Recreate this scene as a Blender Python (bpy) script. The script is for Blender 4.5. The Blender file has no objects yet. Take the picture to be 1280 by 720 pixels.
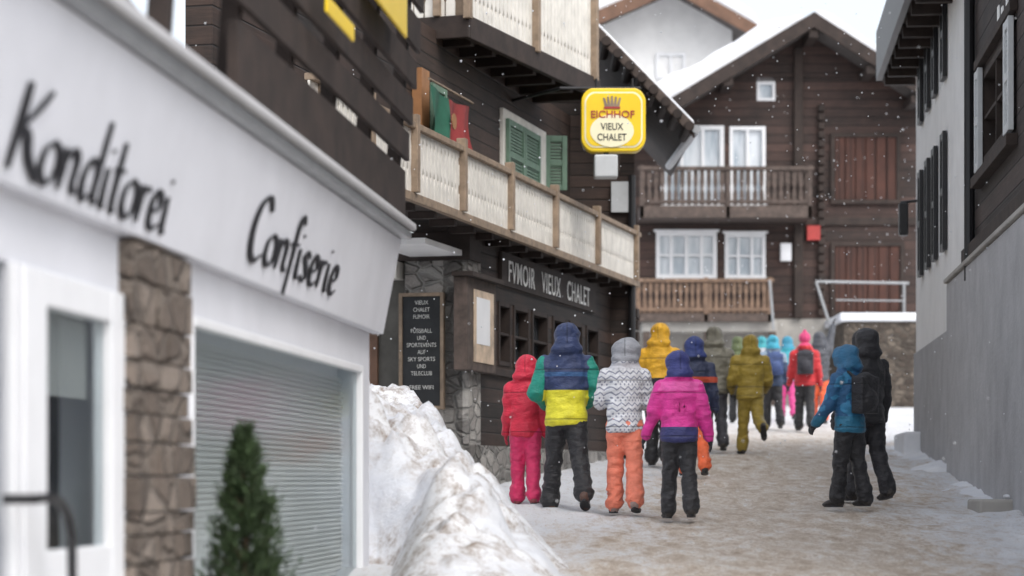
import bpy, bmesh, math, random
from mathutils import Vector, Matrix, noise
random.seed(7)
R=random.random
FP=3022.0; EYE=1.33; HY=600.0
SC=bpy.context.scene
TS=bpy.data.scenes.new('scratch')
def sm(a,b,x):
    t=max(0,min(1,(x-a)/(b-a))); return t*t*(3-2*t)
def wallF(y): return -.545+.2614*(y-26.6)
def wallR(y): return 4.24+.0927*(y-20)
def gz(x,y):
    z=.0533*max(-3,min(y,80)) 
    if y>80: z+= .02*(y-80)
    d=x-wallF(y)
    z-= .24*(1-sm(.1,1.6,d))*sm(22,25,y)*(1-sm(34,38,y))
    z-= .35*(1-sm(-1.0,-.5,x))*(1-sm(12,14.0,y))
    return z
# ------------------------------------------------------------------ materials
def newmat(name):
    m=bpy.data.materials.new(name); m.use_nodes=True
    nt=m.node_tree; b=nt.nodes['Principled BSDF']; return m,nt,b
def N(nt,t,**k):
    n=nt.nodes.new(t)
    for a,v in k.items(): setattr(n,a,v)
    return n
def L(nt,a,b): nt.links.new(a,b)
def ramp(nt,fac,stops):
    r=N(nt,'ShaderNodeValToRGB'); e=r.color_ramp.elements
    while len(e)<len(stops): e.new(.5)
    for i,(p,c) in enumerate(stops):
        e[i].position=p; e[i].color=(*c,1) if len(c)==3 else c
    L(nt,fac,r.inputs[0]); return r
def mathn(nt,op,a,b=None,c=None):
    n=N(nt,'ShaderNodeMath',operation=op)
    for i,v in enumerate((a,b,c)):
        if v is None: continue
        if isinstance(v,(int,float)): n.inputs[i].default_value=v
        else: L(nt,v,n.inputs[i])
    return n.outputs[0]
def mixc(nt,f,a,b,mode='MIX'):
    n=N(nt,'ShaderNodeMix',data_type='RGBA',blend_type=mode)
    if isinstance(f,(int,float)): n.inputs[0].default_value=f
    else: L(nt,f,n.inputs[0])
    for i,v in ((6,a),(7,b)):
        if isinstance(v,tuple): n.inputs[i].default_value=(*v,1)
        else: L(nt,v,n.inputs[i])
    return n.outputs[2]
def noisen(nt,vec,scale,detail=4,rough=.6):
    n=N(nt,'ShaderNodeTexNoise'); n.inputs['Scale'].default_value=scale
    n.inputs['Detail'].default_value=detail; n.inputs['Roughness'].default_value=rough
    if vec is not None: L(nt,vec,n.inputs['Vector'])
    return n.outputs[0]
def mapping(nt,vec,scale,rot=(0,0,0)):
    m=N(nt,'ShaderNodeMapping'); m.inputs['Scale'].default_value=scale; m.inputs['Rotation'].default_value=rot
    L(nt,vec,m.inputs[0]); return m.outputs[0]
def bump(nt,b,h,st,dist=.02):
    n=N(nt,'ShaderNodeBump'); n.inputs['Strength'].default_value=st; n.inputs['Distance'].default_value=dist
    L(nt,h,n.inputs['Height']); L(nt,n.outputs[0],b.inputs['Normal'])
def geo(nt): return N(nt,'ShaderNodeNewGeometry').outputs['Position']

def m_plain(name,c,rough=.7,var=.25,scale=6,bs=.2,metal=0):
    m,nt,b=newmat(name); p=geo(nt)
    n=noisen(nt,p,scale,6)
    r=ramp(nt,n,[(.3,tuple(x*(1-var) for x in c)),(.7,tuple(min(1,x*(1+var*.6)) for x in c))])
    L(nt,r.outputs[0],b.inputs['Base Color']); b.inputs['Roughness'].default_value=rough
    b.inputs['Metallic'].default_value=metal
    bump(nt,b,noisen(nt,p,scale*8,5),bs,.01); return m
def m_timber(name,c1,c2,plank=.16,vertical=False,ang=0,rough=.75):
    m,nt,b=newmat(name); p=geo(nt)
    sx=N(nt,'ShaderNodeSeparateXYZ'); L(nt,p,sx.inputs[0])
    co=sx.outputs[2] if not vertical else sx.outputs[1 if vertical=='y' else 0]
    v=mathn(nt,'DIVIDE',co,plank); fl=mathn(nt,'FLOOR',v); fr=mathn(nt,'FRACT',v)
    wn=N(nt,'ShaderNodeTexWhiteNoise',noise_dimensions='1D'); L(nt,fl,wn.inputs['W'])
    stretch=(1.2,1.2,22) if not vertical else (22,22,1.2)
    g=noisen(nt,mapping(nt,p,stretch),1.6,7,.7)
    big=noisen(nt,p,1.1,5,.7)
    f=mathn(nt,'ADD',mathn(nt,'MULTIPLY',g,.6),mathn(nt,'MULTIPLY',wn.outputs[0],.3))
    f=mathn(nt,'ADD',f,mathn(nt,'MULTIPLY',mathn(nt,'SUBTRACT',big,.5),.8))
    r=ramp(nt,f,[(.25,c1),(.6,c2),(.9,tuple(x*1.8 for x in c2))])
    seam=mathn(nt,'MINIMUM',fr,mathn(nt,'SUBTRACT',1,fr))
    sr=ramp(nt,seam,[(.0,(0.05,)*3),(.07,(1,1,1))])
    col=mixc(nt,1.0,r.outputs[0],sr.outputs[0],'MULTIPLY')
    L(nt,col,b.inputs['Base Color']); b.inputs['Roughness'].default_value=rough
    h=mathn(nt,'ADD',mathn(nt,'MULTIPLY',sr.outputs[0],.8),mathn(nt,'MULTIPLY',g,.4))
    bump(nt,b,h,.6,.02); return m
def m_stone(name,scale=4.5,c=((.10,.095,.09),(.30,.28,.26),(.42,.40,.37)),mort=(.30,.29,.27)):
    m,nt,b=newmat(name); p=geo(nt)
    q=mapping(nt,p,(1,1,1.5))
    nn=N(nt,'ShaderNodeTexNoise'); nn.inputs['Scale'].default_value=3; L(nt,q,nn.inputs['Vector'])
    mx=N(nt,'ShaderNodeMix',data_type='VECTOR'); mx.inputs[0].default_value=.08
    L(nt,q,mx.inputs[4]); L(nt,nn.outputs[1],mx.inputs[5]); q=mx.outputs[1]
    v1=N(nt,'ShaderNodeTexVoronoi'); v1.inputs['Scale'].default_value=scale; L(nt,q,v1.inputs['Vector'])
    v2=N(nt,'ShaderNodeTexVoronoi',feature='DISTANCE_TO_EDGE'); v2.inputs['Scale'].default_value=scale; L(nt,q,v2.inputs['Vector'])
    sp=N(nt,'ShaderNodeSeparateColor'); L(nt,v1.outputs['Color'],sp.inputs[0])
    fine=noisen(nt,p,25,6)
    f=mathn(nt,'ADD',mathn(nt,'MULTIPLY',sp.outputs[0],.6),mathn(nt,'MULTIPLY',fine,.4))
    r=ramp(nt,f,[(.1,c[0]),(.5,c[1]),(.9,c[2])])
    e=ramp(nt,v2.outputs[0],[(.02,(0,)*3),(.12,(1,)*3)])
    L(nt,mixc(nt,e.outputs[0],mort,r.outputs[0]),b.inputs['Base Color']); b.inputs['Roughness'].default_value=.9
    bump(nt,b,mathn(nt,'ADD',e.outputs[0],mathn(nt,'MULTIPLY',fine,.6)),1.0,.05); return m
def m_snow(name,dirt=.0,dc=(.25,.185,.135)):
    m,nt,b=newmat(name); p=geo(nt)
    n1=noisen(nt,p,1.6,5); n2=noisen(nt,p,7,9,.8); n3=noisen(nt,p,45,4,.7)
    base=ramp(nt,n1,[(.3,(.68,.71,.77)),(.65,(.84,.85,.87))]).outputs[0]
    if dirt:
        d=mathn(nt,'MULTIPLY',ramp(nt,n2,[(.46,(0,)*3),(.62,(1,)*3)]).outputs[0],dirt)
        d=mathn(nt,'MULTIPLY',d,ramp(nt,n1,[(.40,(.15,)*3),(.54,(1,)*3)]).outputs[0])
        base=mixc(nt,d,base,dc)
    L(nt,base,b.inputs['Base Color']); b.inputs['Roughness'].default_value=.75
    bump(nt,b,mathn(nt,'ADD',n2,mathn(nt,'MULTIPLY',n3,.2)),.6,.08); return m
def m_ground():
    m,nt,b=newmat('packed_snow_road'); p=geo(nt)
    sx=N(nt,'ShaderNodeSeparateXYZ'); L(nt,p,sx.inputs[0])
    c=mathn(nt,'ADD',mathn(nt,'MULTIPLY',sx.outputs[1],.115),-.12)
    d=mathn(nt,'ABSOLUTE',mathn(nt,'SUBTRACT',sx.outputs[0],c))
    q=mapping(nt,p,(1,.30,1))
    nb=noisen(nt,q,1.5,6,.65); n2=noisen(nt,q,7,8,.8); n3=noisen(nt,mapping(nt,p,(1,.4,1)),42,5,.85); n4=noisen(nt,q,20,6,.85)
    d=mathn(nt,'ADD',d,mathn(nt,'MULTIPLY',mathn(nt,'SUBTRACT',nb,.5),2.4))
    d=mathn(nt,'ADD',d,mathn(nt,'MULTIPLY',mathn(nt,'SUBTRACT',n2,.5),2.8))
    road=ramp(nt,mathn(nt,'DIVIDE',d,3),[(.28,(1,)*3),(.58,(.0,)*3)]).outputs[0]
    far=ramp(nt,mathn(nt,'DIVIDE',sx.outputs[1],60),[(.58,(1,)*3),(.78,(.08,)*3)]).outputs[0]
    road=mathn(nt,'MULTIPLY',road,far)
    tan=ramp(nt,n2,[(.34,(.45,.355,.27)),(.46,(.62,.525,.43)),(.56,(.75,.69,.62)),(.66,(.84,.83,.82))]).outputs[0]
    grit=ramp(nt,n3,[(.53,(0,)*3),(.62,(1,)*3)]).outputs[0]
    tan=mixc(nt,mathn(nt,'MULTIPLY',grit,.55),tan,(.27,.19,.125))
    snow=ramp(nt,nb,[(.3,(.68,.70,.74)),(.65,(.84,.85,.87))]).outputs[0]
    g2=mathn(nt,'MULTIPLY',ramp(nt,n4,[(.53,(0,)*3),(.64,(1,)*3)]).outputs[0],.55)
    snow=mixc(nt,g2,snow,(.48,.385,.30))
    L(nt,mixc(nt,road,snow,tan),b.inputs['Base Color']); b.inputs['Roughness'].default_value=.7
    bump(nt,b,mathn(nt,'ADD',mathn(nt,'ADD',n2,n4),mathn(nt,'MULTIPLY',n3,.4)),.85,.045); return m
def m_glass(name,c=(.03,.035,.04),rough=.06,var=None):
    m,nt,b=newmat(name); p=geo(nt)
    r=ramp(nt,noisen(nt,mapping(nt,p,(3,3,.6)),1.2,3),[(.35,c),(.65,var or tuple(x*2 for x in c))])
    L(nt,r.outputs[0],b.inputs['Base Color']); b.inputs['Roughness'].default_value=rough
    b.inputs['Specular IOR Level'].default_value=.8; return m
def m_clearglass(name,refl=.35):
    m=bpy.data.materials.new(name); m.use_nodes=True; nt=m.node_tree; nt.nodes.clear()
    o=N(nt,'ShaderNodeOutputMaterial'); t=N(nt,'ShaderNodeBsdfTransparent'); t.inputs[0].default_value=(.84,.87,.88,1)
    g=N(nt,'ShaderNodeBsdfGlossy'); g.inputs['Roughness'].default_value=.14; g.inputs[0].default_value=(.85,.88,.9,1)
    mx=N(nt,'ShaderNodeMixShader'); lw=N(nt,'ShaderNodeLayerWeight'); lw.inputs[0].default_value=.35
    L(nt,mathn(nt,'MULTIPLY',lw.outputs['Facing'],refl),mx.inputs[0]); L(nt,t.outputs[0],mx.inputs[1]); L(nt,g.outputs[0],mx.inputs[2]); L(nt,mx.outputs[0],o.inputs[0]); return m

M={}
M['ground']=m_ground(); M['snow']=m_snow('clean_snow'); M['dsnow']=m_snow('dirty_snow',.9)
M['timber']=m_timber('dark_timber',(.012,.008,.006),(.050,.029,.021),.17)
M['timberC']=m_timber('chalet_timber',(.018,.011,.009),(.062,.034,.027),.22)
M['timberR']=m_timber('right_timber',(.016,.011,.010),(.053,.037,.033),.2)
M['dkwood']=m_plain('dark_beam',(.032,.021,.017),.8,.5,5)
M['soffit']=m_timber('soffit_boards',(.012,.008,.006),(.05,.034,.026),.14,'y')
M['tanwood']=m_plain('tan_wood',(.27,.20,.14),.7,.35,8)
M['balwood']=m_plain('balcony_wood',(.165,.105,.07),.75,.5,7)
M['balgrey']=m_plain('balcony_grey_wood',(.082,.06,.05),.8,.5,7)
M['cream']=m_plain('cream_boards',(.72,.69,.63),.6,.18,5,.1)
M['redwood']=m_timber('red_brown_shutter',(.03,.010,.006),(.075,.026,.016),.3,'x')
M['green']=m_plain('green_shutter',(.13,.215,.155),.55,.2,6)
M['white']=m_plain('white_plaster',(.78,.78,.775),.85,.09,2,.15)
M['whitep']=m_plain('white_paint',(.74,.75,.77),.45,.06,3,.05)
M['shopwall']=m_plain('shop_render',(.62,.63,.67),.7,.07,2,.06)
M['beige']=m_plain('beige_render',(.45,.45,.46),.8,.08,2,.1)
M['stucco']=m_plain('grey_stucco',(.38,.38,.39),.95,.16,2.5,1.0)
M['conc']=m_plain('concrete',(.36,.345,.32),.9,.25,1.6,.5)
M['stone']=m_stone('rubble_stone',4.6)
M['stoneb']=m_stone('brown_stone',5,((.07,.055,.045),(.17,.135,.11),(.28,.235,.20)),(.18,.15,.125))
M['dstone']=m_stone('dark_stone',6,((.03,.022,.018),(.09,.07,.055),(.18,.15,.12)),(.10,.085,.07))
M['black']=m_plain('black_metal',(.012,.012,.014),.45,.2,6,.05)
M['grey']=m_plain('grey_metal',(.3,.31,.32),.4,.15,6,.05,.5)
M['glassd']=m_glass('dark_glass')
M['glassl']=m_glass('curtained_glass',(.30,.36,.42),.1,(.62,.66,.70))
M['clear']=m_clearglass('shop_glass',.20)
M['blind']=m_plain('blind_slats',(.76,.74,.70),.6,.06,3,.05)
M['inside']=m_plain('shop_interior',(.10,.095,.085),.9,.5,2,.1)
M['ink']=m_plain('black_lettering',(.012,.012,.016),.5,.1,5,.05)
M['wlet']=m_plain('white_lettering',(.88,.88,.86),.6,.03,5,.03)
M['chalk']=m_plain('chalk',(.6,.6,.57),.9,.3,30,.05)
M['board']=m_plain('slate_board',(.02,.022,.024),.8,.4,5,.05)
M['yellow']=m_plain('yellow_enamel',(.82,.57,.006),.35,.06,3,.03)
M['ctr']=m_plain('cream_enamel',(.85,.80,.55),.35,.06,3,.03)
M['redp']=m_plain('red_paint',(.36,.035,.03),.5,.2,5,.05)
M['orange']=m_plain('orange_paint',(.32,.15,.06),.6,.25,5,.05)
M['gflag']=m_plain('flag_green',(.015,.10,.06),.8,.3,4,.1)
M['rflag']=m_plain('flag_red',(.22,.025,.025),.8,.3,4,.1)
M['poster']=m_plain('poster_paper',(.55,.42,.30),.5,.45,5,.03)
M['lite']=m_plain('lamp_panel',(.50,.52,.53),.5,.1,5,.03)
M['rooft']=m_plain('roof_slab',(.09,.08,.075),.85,.3,4,.4)
M['brownr']=m_plain('brown_rake',(.15,.08,.05),.7,.35,4,.2)
M['bark']=m_plain('bark',(.08,.05,.03),.9,.3,20,.5)
M['needle']=m_plain('needles',(.03,.055,.018),.8,.5,14,.1)

# ------------------------------------------------------------------ mesh helpers
def empty(name,loc=(0,0,0),rotz=0):
    e=bpy.data.objects.new(name,None); SC.collection.objects.link(e); e.location=loc; e.rotation_euler[2]=rotz
    e.empty_display_size=.3; return e
def link(me,name,parent=None,mats=()):
    o=bpy.data.objects.new(name,me); SC.collection.objects.link(o)
    for m in mats: me.materials.append(m)
    if parent: o.parent=parent
    return o
def evalmesh(o):
    TS.collection.objects.link(o); vl=TS.view_layers[0]; vl.update(); dg=vl.depsgraph
    out=bpy.data.meshes.new_from_object(o.evaluated_get(dg)); bpy.data.objects.remove(o); return out
class Frame:
    def __init__(s,o,u,side=1):
        s.o=Vector((o[0],o[1],0)); s.u=Vector((u[0],u[1],0)).normalized()
        s.n=Vector((s.u.y,-s.u.x,0))*side
    def pt(s,a,n,z): return s.o+s.u*a+s.n*n+Vector((0,0,z))
    def s(self,px,n=0):
        k=(px-640)/FP; o=self.o+self.n*n
        return (k*o.y-o.x)/(self.u.x-k*self.u.y)
    def z(self,px,py,n=0):
        o=self.o+self.n*n; Y=o.y+self.u.y*self.s(px,n)
        return EYE+(HY-py)/FP*Y
class MB:
    def __init__(s,name,mat,parent,bev=0): s.name=name; s.mat=mat; s.parent=parent; s.v=[]; s.f=[]; s.bev=bev
    def hexa(s,P):
        b=len(s.v); s.v+=P
        s.f+=[tuple(b+i for i in q) for q in ((0,1,2,3),(7,6,5,4),(0,4,5,1),(1,5,6,2),(2,6,7,3),(3,7,4,0))]
    def box(s,F,a0,a1,n0,n1,z0,z1):
        s.hexa([F.pt(a0,n0,z0),F.pt(a1,n0,z0),F.pt(a1,n1,z0),F.pt(a0,n1,z0),F.pt(a0,n0,z1),F.pt(a1,n0,z1),F.pt(a1,n1,z1),F.pt(a0,n1,z1)])
    def prism(s,F,pts,n0,n1):
        b=len(s.v); k=len(pts)
        s.v+=[F.pt(a,n0,z) for a,z in pts]+[F.pt(a,n1,z) for a,z in pts]
        s.f+=[tuple(range(b,b+k)),tuple(range(b+2*k-1,b+k-1,-1))]+[(b+i,b+(i+1)%k,b+k+(i+1)%k,b+k+i) for i in range(k)]
    def slab(s,pts,th):
        b=len(s.v); k=len(pts); d=Vector(th)
        s.v+=[Vector(p) for p in pts]+[Vector(p)+d for p in pts]
        s.f+=[tuple(range(b,b+k)),tuple(range(b+2*k-1,b+k-1,-1))]+[(b+i,b+(i+1)%k,b+k+(i+1)%k,b+k+i) for i in range(k)]
    def rod(s,p0,p1,r,r1=None,seg=10):
        p0=Vector(p0);p1=Vector(p1); d=(p1-p0).normalized(); a=d.orthogonal().normalized(); c=d.cross(a); b=len(s.v); r1=r if r1 is None else r1
        for p,q in ((p0,r),(p1,r1)):
            s.v+=[p+(a*math.cos(t*2*math.pi/seg)+c*math.sin(t*2*math.pi/seg))*q for t in range(seg)]
        s.f+=[(b+i,b+(i+1)%seg,b+seg+(i+1)%seg,b+seg+i) for i in range(seg)]+[tuple(range(b,b+seg)),tuple(range(b+2*seg-1,b+seg-1,-1))]
    def holes(s,F,a0,a1,n0,n1,z0,z1,H):
        A=sorted({a0,a1,*[h[0] for h in H],*[h[1] for h in H]}); Z=sorted({z0,z1,*[h[2] for h in H],*[h[3] for h in H]})
        A=[a for a in A if a0<=a<=a1]; Z=[z for z in Z if z0<=z<=z1]
        for i in range(len(A)-1):
            for j in range(len(Z)-1):
                ca=(A[i]+A[i+1])/2; cz=(Z[j]+Z[j+1])/2
                if any(h[0]<ca<h[1] and h[2]<cz<h[3] for h in H): continue
                s.box(F,A[i],A[i+1],n0,n1,Z[j],Z[j+1])
    def done(s):
        me=bpy.data.meshes.new(s.name); me.from_pydata([tuple(v) for v in s.v],[],s.f)
        bm=bmesh.new(); bm.from_mesh(me); bmesh.ops.recalc_face_normals(bm,faces=bm.faces); bm.to_mesh(me); bm.free()
        o=link(me,s.name,s.parent,[s.mat])
        if s.bev:
            md=o.modifiers.new('b','BEVEL'); md.width=s.bev; md.segments=2; md.limit_method='ANGLE'
        return o
class Bld:
    def __init__(s,name,loc=(0,0,0)): s.e=empty(name,loc); s.d={}
    def __call__(s,part,mat,bev=0):
        if part not in s.d: s.d[part]=MB(part,M[mat],s.e,bev)
        return s.d[part]
    def finish(s):
        for m in s.d.values():
            if m.v: m.done()
def window(b,F,a0,a1,z0,z1,n,frame='whitep',glass='glassl',cols=2,rows=1,fw=.06,proud=.03,tag=''):
    f=b('window_frames'+tag,frame); g=b('window_glass'+tag,glass)
    g.box(F,a0+.01,a1-.01,n-.12,n-.09,z0+.01,z1-.01)
    n0,n1=n-.085,n+proud
    f.box(F,a0,a0+fw,n0,n1,z0,z1); f.box(F,a1-fw,a1,n0,n1,z0,z1)
    f.box(F,a0+fw,a1-fw,n0,n1-.003,z0,z0+fw); f.box(F,a0+fw,a1-fw,n0,n1-.003,z1-fw,z1)
    w=fw*.8
    for i in range(1,cols):
        c=a0+(a1-a0)*i/cols; f.box(F,c-w/2,c+w/2,n0,n1-.006,z0+fw,z1-fw)
    for j in range(1,rows):
        c=z0+(z1-z0)*j/rows; f.box(F,a0+fw,a1-fw,n0,n1-.012,c-w/3,c+w/3)
def text(name,body,F,s0,s1,n,z,h,mat,parent,ext=.01,off=0,sp=1.0):
    cu=bpy.data.curves.new(name,'FONT'); cu.body=body; cu.extrude=ext; cu.offset=off; cu.size=1; cu.space_character=sp
    me=evalmesh(bpy.data.objects.new('t',cu))
    xs=[v.co.x for v in me.vertices]; ys=[v.co.y for v in me.vertices]
    x0,x1=min(xs),max(xs); y0,y1=min(ys),max(ys)
    for v in me.vertices:
        a=s0+(v.co.x-x0)/(x1-x0)*(s1-s0); zz=z+(v.co.y-y0)/(y1-y0)*h
        v.co=F.pt(a,n+v.co.z,zz)
    return link(me,name,parent,[M[mat]])
GL={'K':([[(.12,1),(.10,.6),(.05,0)],[(.62,1.02),(.4,.75),(.1,.45)],[(.12,.48),(.3,.42),(.42,.2),(.68,-.02)]],.66),
'o':([[(.3,.5),(.1,.38),(.07,.12),(.2,0),(.4,.12),(.42,.4),(.25,.5)]],.5),
'n':([[(.05,.5),(.07,.25),(.04,0)],[(.06,.3),(.22,.5),(.36,.42),(.35,.1),(.47,.03)]],.52),
'd':([[(.38,.45),(.2,.5),(.07,.25),(.15,0),(.38,.15)],[(.46,1.05),(.42,.5),(.4,.08),(.5,.02)]],.56),
'i':([[(.08,.5),(.08,.2),(.1,.02),(.18,.02)],[(.1,.7),(.13,.75)]],.26),
't':([[(.14,.9),(.11,.4),(.12,.03),(.22,.02)],[(0,.52),(.28,.55)]],.32),
'r':([[(.05,.5),(.07,.25),(.05,0)],[(.06,.3),(.16,.46),(.3,.48)]],.35),
'e':([[(.08,.22),(.3,.28),(.33,.45),(.18,.5),(.07,.3),(.1,.05),(.25,0),(.4,.1)]],.45),
'C':([[(.58,.82),(.45,1),(.2,.88),(.06,.5),(.12,.1),(.32,-.02),(.55,.12)]],.62),
'f':([[(.38,.9),(.28,1.02),(.17,.85),(.14,.3),(.1,-.35)],[(0,.5),(.32,.54)]],.35),
's':([[(.32,.42),(.2,.5),(.08,.4),(.22,.25),(.28,.1),(.15,0),(.02,.06)]],.39)}
def cr(p,n=6):
    if len(p)<3: return [Vector(q) for q in p]
    P=[Vector(p[0])]+[Vector(q) for q in p]+[Vector(p[-1])]; out=[]
    for i in range(1,len(P)-2):
        for k in range(n):
            t=k/n; a,b,c,d=P[i-1:i+3]
            out.append(.5*((2*b)+(c-a)*t+(2*a-5*b+4*c-d)*t*t+(3*b-a-3*c+d)*t**3))
    out.append(P[-2]); return out
def script_text(name,word,ptf,s0,s1,z,h,parent):
    adv=sum(GL[c][1] for c in word); k=(s1-s0)/adv; x=0; V=[];Fc=[]
    nib=Vector((.8,.6))
    for ch in word:
        for st in GL[ch][0]:
            pts=cr(st)
            for i,p in enumerate(pts):
                d=(pts[min(i+1,len(pts)-1)]-pts[max(i-1,0)]).normalized()
                t=i/(len(pts)-1); w=(.018+.044*abs(d.x*nib.y-d.y*nib.x))*(.7+.35*math.sin(math.pi*t))
                if ch in 'KC': w*=1.25
                nrm=Vector((-d.y,d.x))*w
                for sg in (1,-1):
                    q=p+nrm*sg; V.append((s0+(x+q.x+q.y*.12)*k, z+q.y*h))
                if i: b=len(V)-4; Fc.append((b,b+1,b+3,b+2))
        x+=GL[ch][1]
    me=bpy.data.meshes.new(name); nV=len(V)
    vv=[tuple(ptf(a,b,.006)) for a,b in V]+[tuple(ptf(a,b,.012)) for a,b in V]
    me.from_pydata(vv,[],Fc+[tuple(i+nV for i in f) for f in Fc]); return link(me,name,parent,[M['ink']])

# ------------------------------------------------------------------ ground
def axis(segs):
    out=[]
    for a,b,n in segs: out+=[a+(b-a)*i/n for i in range(n)]
    out.append(segs[-1][1]); return out
xs=axis([(-300,-20,6),(-20,-3,8),(-3,7,170),(7,14,14),(14,30,6),(30,300,6)])
ys=axis([(-30,12,8),(12,26,240),(26,42,130),(42,70,50),(70,110,8),(110,600,6)])
V=[];Fc=[]
for y in ys:
    for x in xs:
        z=gz(x,y)
        if -3<=x<=8 and 12<=y<=70:
            z+=.03*(noise.noise(Vector((x*1.3,y*.6,0))))+.022*noise.noise(Vector((x*4.5,y*2.2,3)))
            z-=.030*max(0,noise.noise(Vector((x*7,y*3.5,13)))-.12)
            d=abs(x-(.115*y-.12)); z+=.05*sm(1.5,2.2,d)*sm(-.2,.5,wallR(y)-x+.3)
        V.append((x,y,z))
nx=len(xs)
for j in range(len(ys)-1):
    for i in range(nx-1):
        a=j*nx+i; Fc.append((a,a+1,a+nx+1,a+nx))
me=bpy.data.meshes.new('ground'); me.from_pydata(V,[],Fc); me.polygons.foreach_set('use_smooth',[True]*len(Fc)); link(me,'ground',None,[M['ground']])

def field(name,x0,x1,nx,y0,y1,ny,hf,mat):
    V=[];Fc=[]
    for j in range(ny+1):
        for i in range(nx+1):
            x=x0+(x1-x0)*i/nx; y=y0+(y1-y0)*j/ny
            V.append((x,y,gz(x,y)+hf(x,y)))
    for j in range(ny):
        for i in range(nx):
            a=j*(nx+1)+i; Fc.append((a,a+1,a+nx+2,a+nx+1))
    me=bpy.data.meshes.new(name); me.from_pydata(V,[],Fc); me.polygons.foreach_set('use_smooth',[True]*len(Fc)); return link(me,name,None,[mat])
def bank(x,y):
    e=.42-.09*(y-15)+.35*noise.noise(Vector((x*.5,y*.7,9)))
    d=(e-x)
    near=sm(11.6,15.4,y)*(1-(1-sm(-.85,-.30,x))*(1-sm(14.2,15.4,y)))
    h=1.18*(.55*sm(0,.9,d)+.45*sm(.3,1.9,d))*(1-.25*sm(21,26,y))*(1-sm(25.0,26.4,y))*near
    p=Vector((x,y,0))
    lump=noise.noise(p*1.6)*.26+abs(noise.noise(p*3.4))*.28+abs(noise.noise(p*7.5))*.12+abs(noise.noise(p*17))*.035
    return -.08+h+lump*sm(-.1,.7,d)*near-.25*(1-sm(11.4,12.2,y))
field('snow_bank',-3.6,1.2,190,11.2,26.5,420,bank,M['dsnow'])
def bank2(x,y):
    d=x-(wallR(y)-.60+.3*noise.noise(Vector((y*.5,2,0))))
    p=Vector((x,y,4))
    return -.05+.13*sm(0,.9,d)+(abs(noise.noise(p*2))*.05+noise.noise(p*6)*.015)*sm(-.1,.6,d)
field('snow_bank',3.0,6.0,60,15,33,200,bank2,M['snow'])

# ------------------------------------------------------------------ Konditorei shop
K=Frame((-.856,14.5),(.097,1)); b=Bld('pastry_shop_building')
zt=2.0
sD0,sD1=K.s(24),K.s(158); sC0,sC1=K.s(158,.03),K.s(232,.03); sW0,sW1=K.s(238),K.s(452)
sL0,sL1=-11.0,K.s(20)
zdoor=2.0
w=b('walls','shopwall')
w.holes(K,-11.0,0,-.25,0,-.3,2.80,[(sD0,sD1,-.2,zdoor),(sW0,sW1,.45,zt),(sL0+.3,sL1-.08,.3,zdoor)])
w.box(K,-.25,0,-3.2,-.252,-.3,2.80)
b('roof','rooft').box(K,-11.0,.06,-4,.10,2.83,2.88)
def band_n(z): return .07+(z-2.21)*(.11/.57)
bn=b('sign_fascia','shopwall',.004)
bn.hexa([K.pt(-11.0,.003,2.21),K.pt(.10,.003,2.21),K.pt(.10,.07,2.21),K.pt(-11.0,.07,2.21),K.pt(-11.0,.003,2.78),K.pt(.10,.003,2.78),K.pt(.10,.18,2.78),K.pt(-11.0,.18,2.78)])
b('gutter','grey',.01).box(K,-11.0,.12,.08,.24,2.783,2.83)
b('gutter_edge','beige',.01).box(K,-11.0,.12,.07,.27,2.834,2.875)
bt=lambda s,z,o: K.pt(s,band_n(z)+o,z)
script_text('lettering_konditorei','Konditorei',bt,K.s(20,.12),K.s(218,.12),2.25,.265,b.e)
script_text('lettering_confiserie','Confiserie',bt,K.s(314,.12),K.s(424,.12),2.30,.28,b.e)
st=b('stone_pilaster','stoneb',.02); z=-.1
while z<2.19:
    h=.08+.09*R(); h=min(h,2.2-z)
    if R()<.6: st.box(K,sC0+.02*R(),sC1-.02*R(),-.01,.04+.04*R(),z+.008,z+h)
    else:
        m_=sC0+(sC1-sC0)*(.35+.3*R()); st.box(K,sC0+.02*R(),m_-.008,-.01,.04+.04*R(),z+.008,z+h); st.box(K,m_+.008,sC1-.02*R(),-.01,.04+.04*R(),z+.008,z+h)
    z+=h
f=b('window_frame','whitep',.006); fw=.035
for a0,a1,z0,z1 in ((sW0,sW0+fw,.45,zt),(sW1-fw,sW1,.45,zt),(sW0+fw,sW1-fw,.45,.5),(sW0+fw,sW1-fw,zt-.04,zt)): f.box(K,a0,a1,-.05,.012,z0,z1)
b('shop_glass','clear').box(K,sW0+fw,sW1-fw,-.03,-.024,.5,zt-.04)
bl=b('window_blinds','blind')
z=.55
while z<zt-.05:
    bl.hexa([K.pt(sW0+.02,-.13,z),K.pt(sW1-.02,-.13,z),K.pt(sW1-.02,-.105,z-.024),K.pt(sW0+.02,-.105,z-.024),K.pt(sW0+.02,-.13,z+.002),K.pt(sW1-.02,-.13,z+.002),K.pt(sW1-.02,-.105,z-.022),K.pt(sW0+.02,-.105,z-.022)]); z+=.026
b('window_curtains','whitep').box(K,sW0+.02,sW1-.02,-.16,-.14,.45,zt)
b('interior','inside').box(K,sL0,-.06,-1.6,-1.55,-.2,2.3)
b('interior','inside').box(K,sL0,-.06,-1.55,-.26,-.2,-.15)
gd=b('counter','cream'); gd.box(K,sD0-.2,sD1-.1,-1.1,-.7,-.1,1.05)
rd=b('counter_goods','redp',.02)
for i in range(5): rd.box(K,sD0+.3+i*.22,sD0+.42+i*.22,-.95,-.85,1.05,1.15+.1*R())
f=b('door_frame','whitep',.006)
zb=-.15; g0,g1=K.s(52),K.s(134)
f.box(K,sD0,g0,-.05,.02,zb,zdoor); f.box(K,g1,sD1,-.05,.02,zb,zdoor); f.box(K,g0,g1,-.05,.018,zdoor-.11,zdoor); f.box(K,g0,g1,-.05,.018,zb,1.10)
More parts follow.
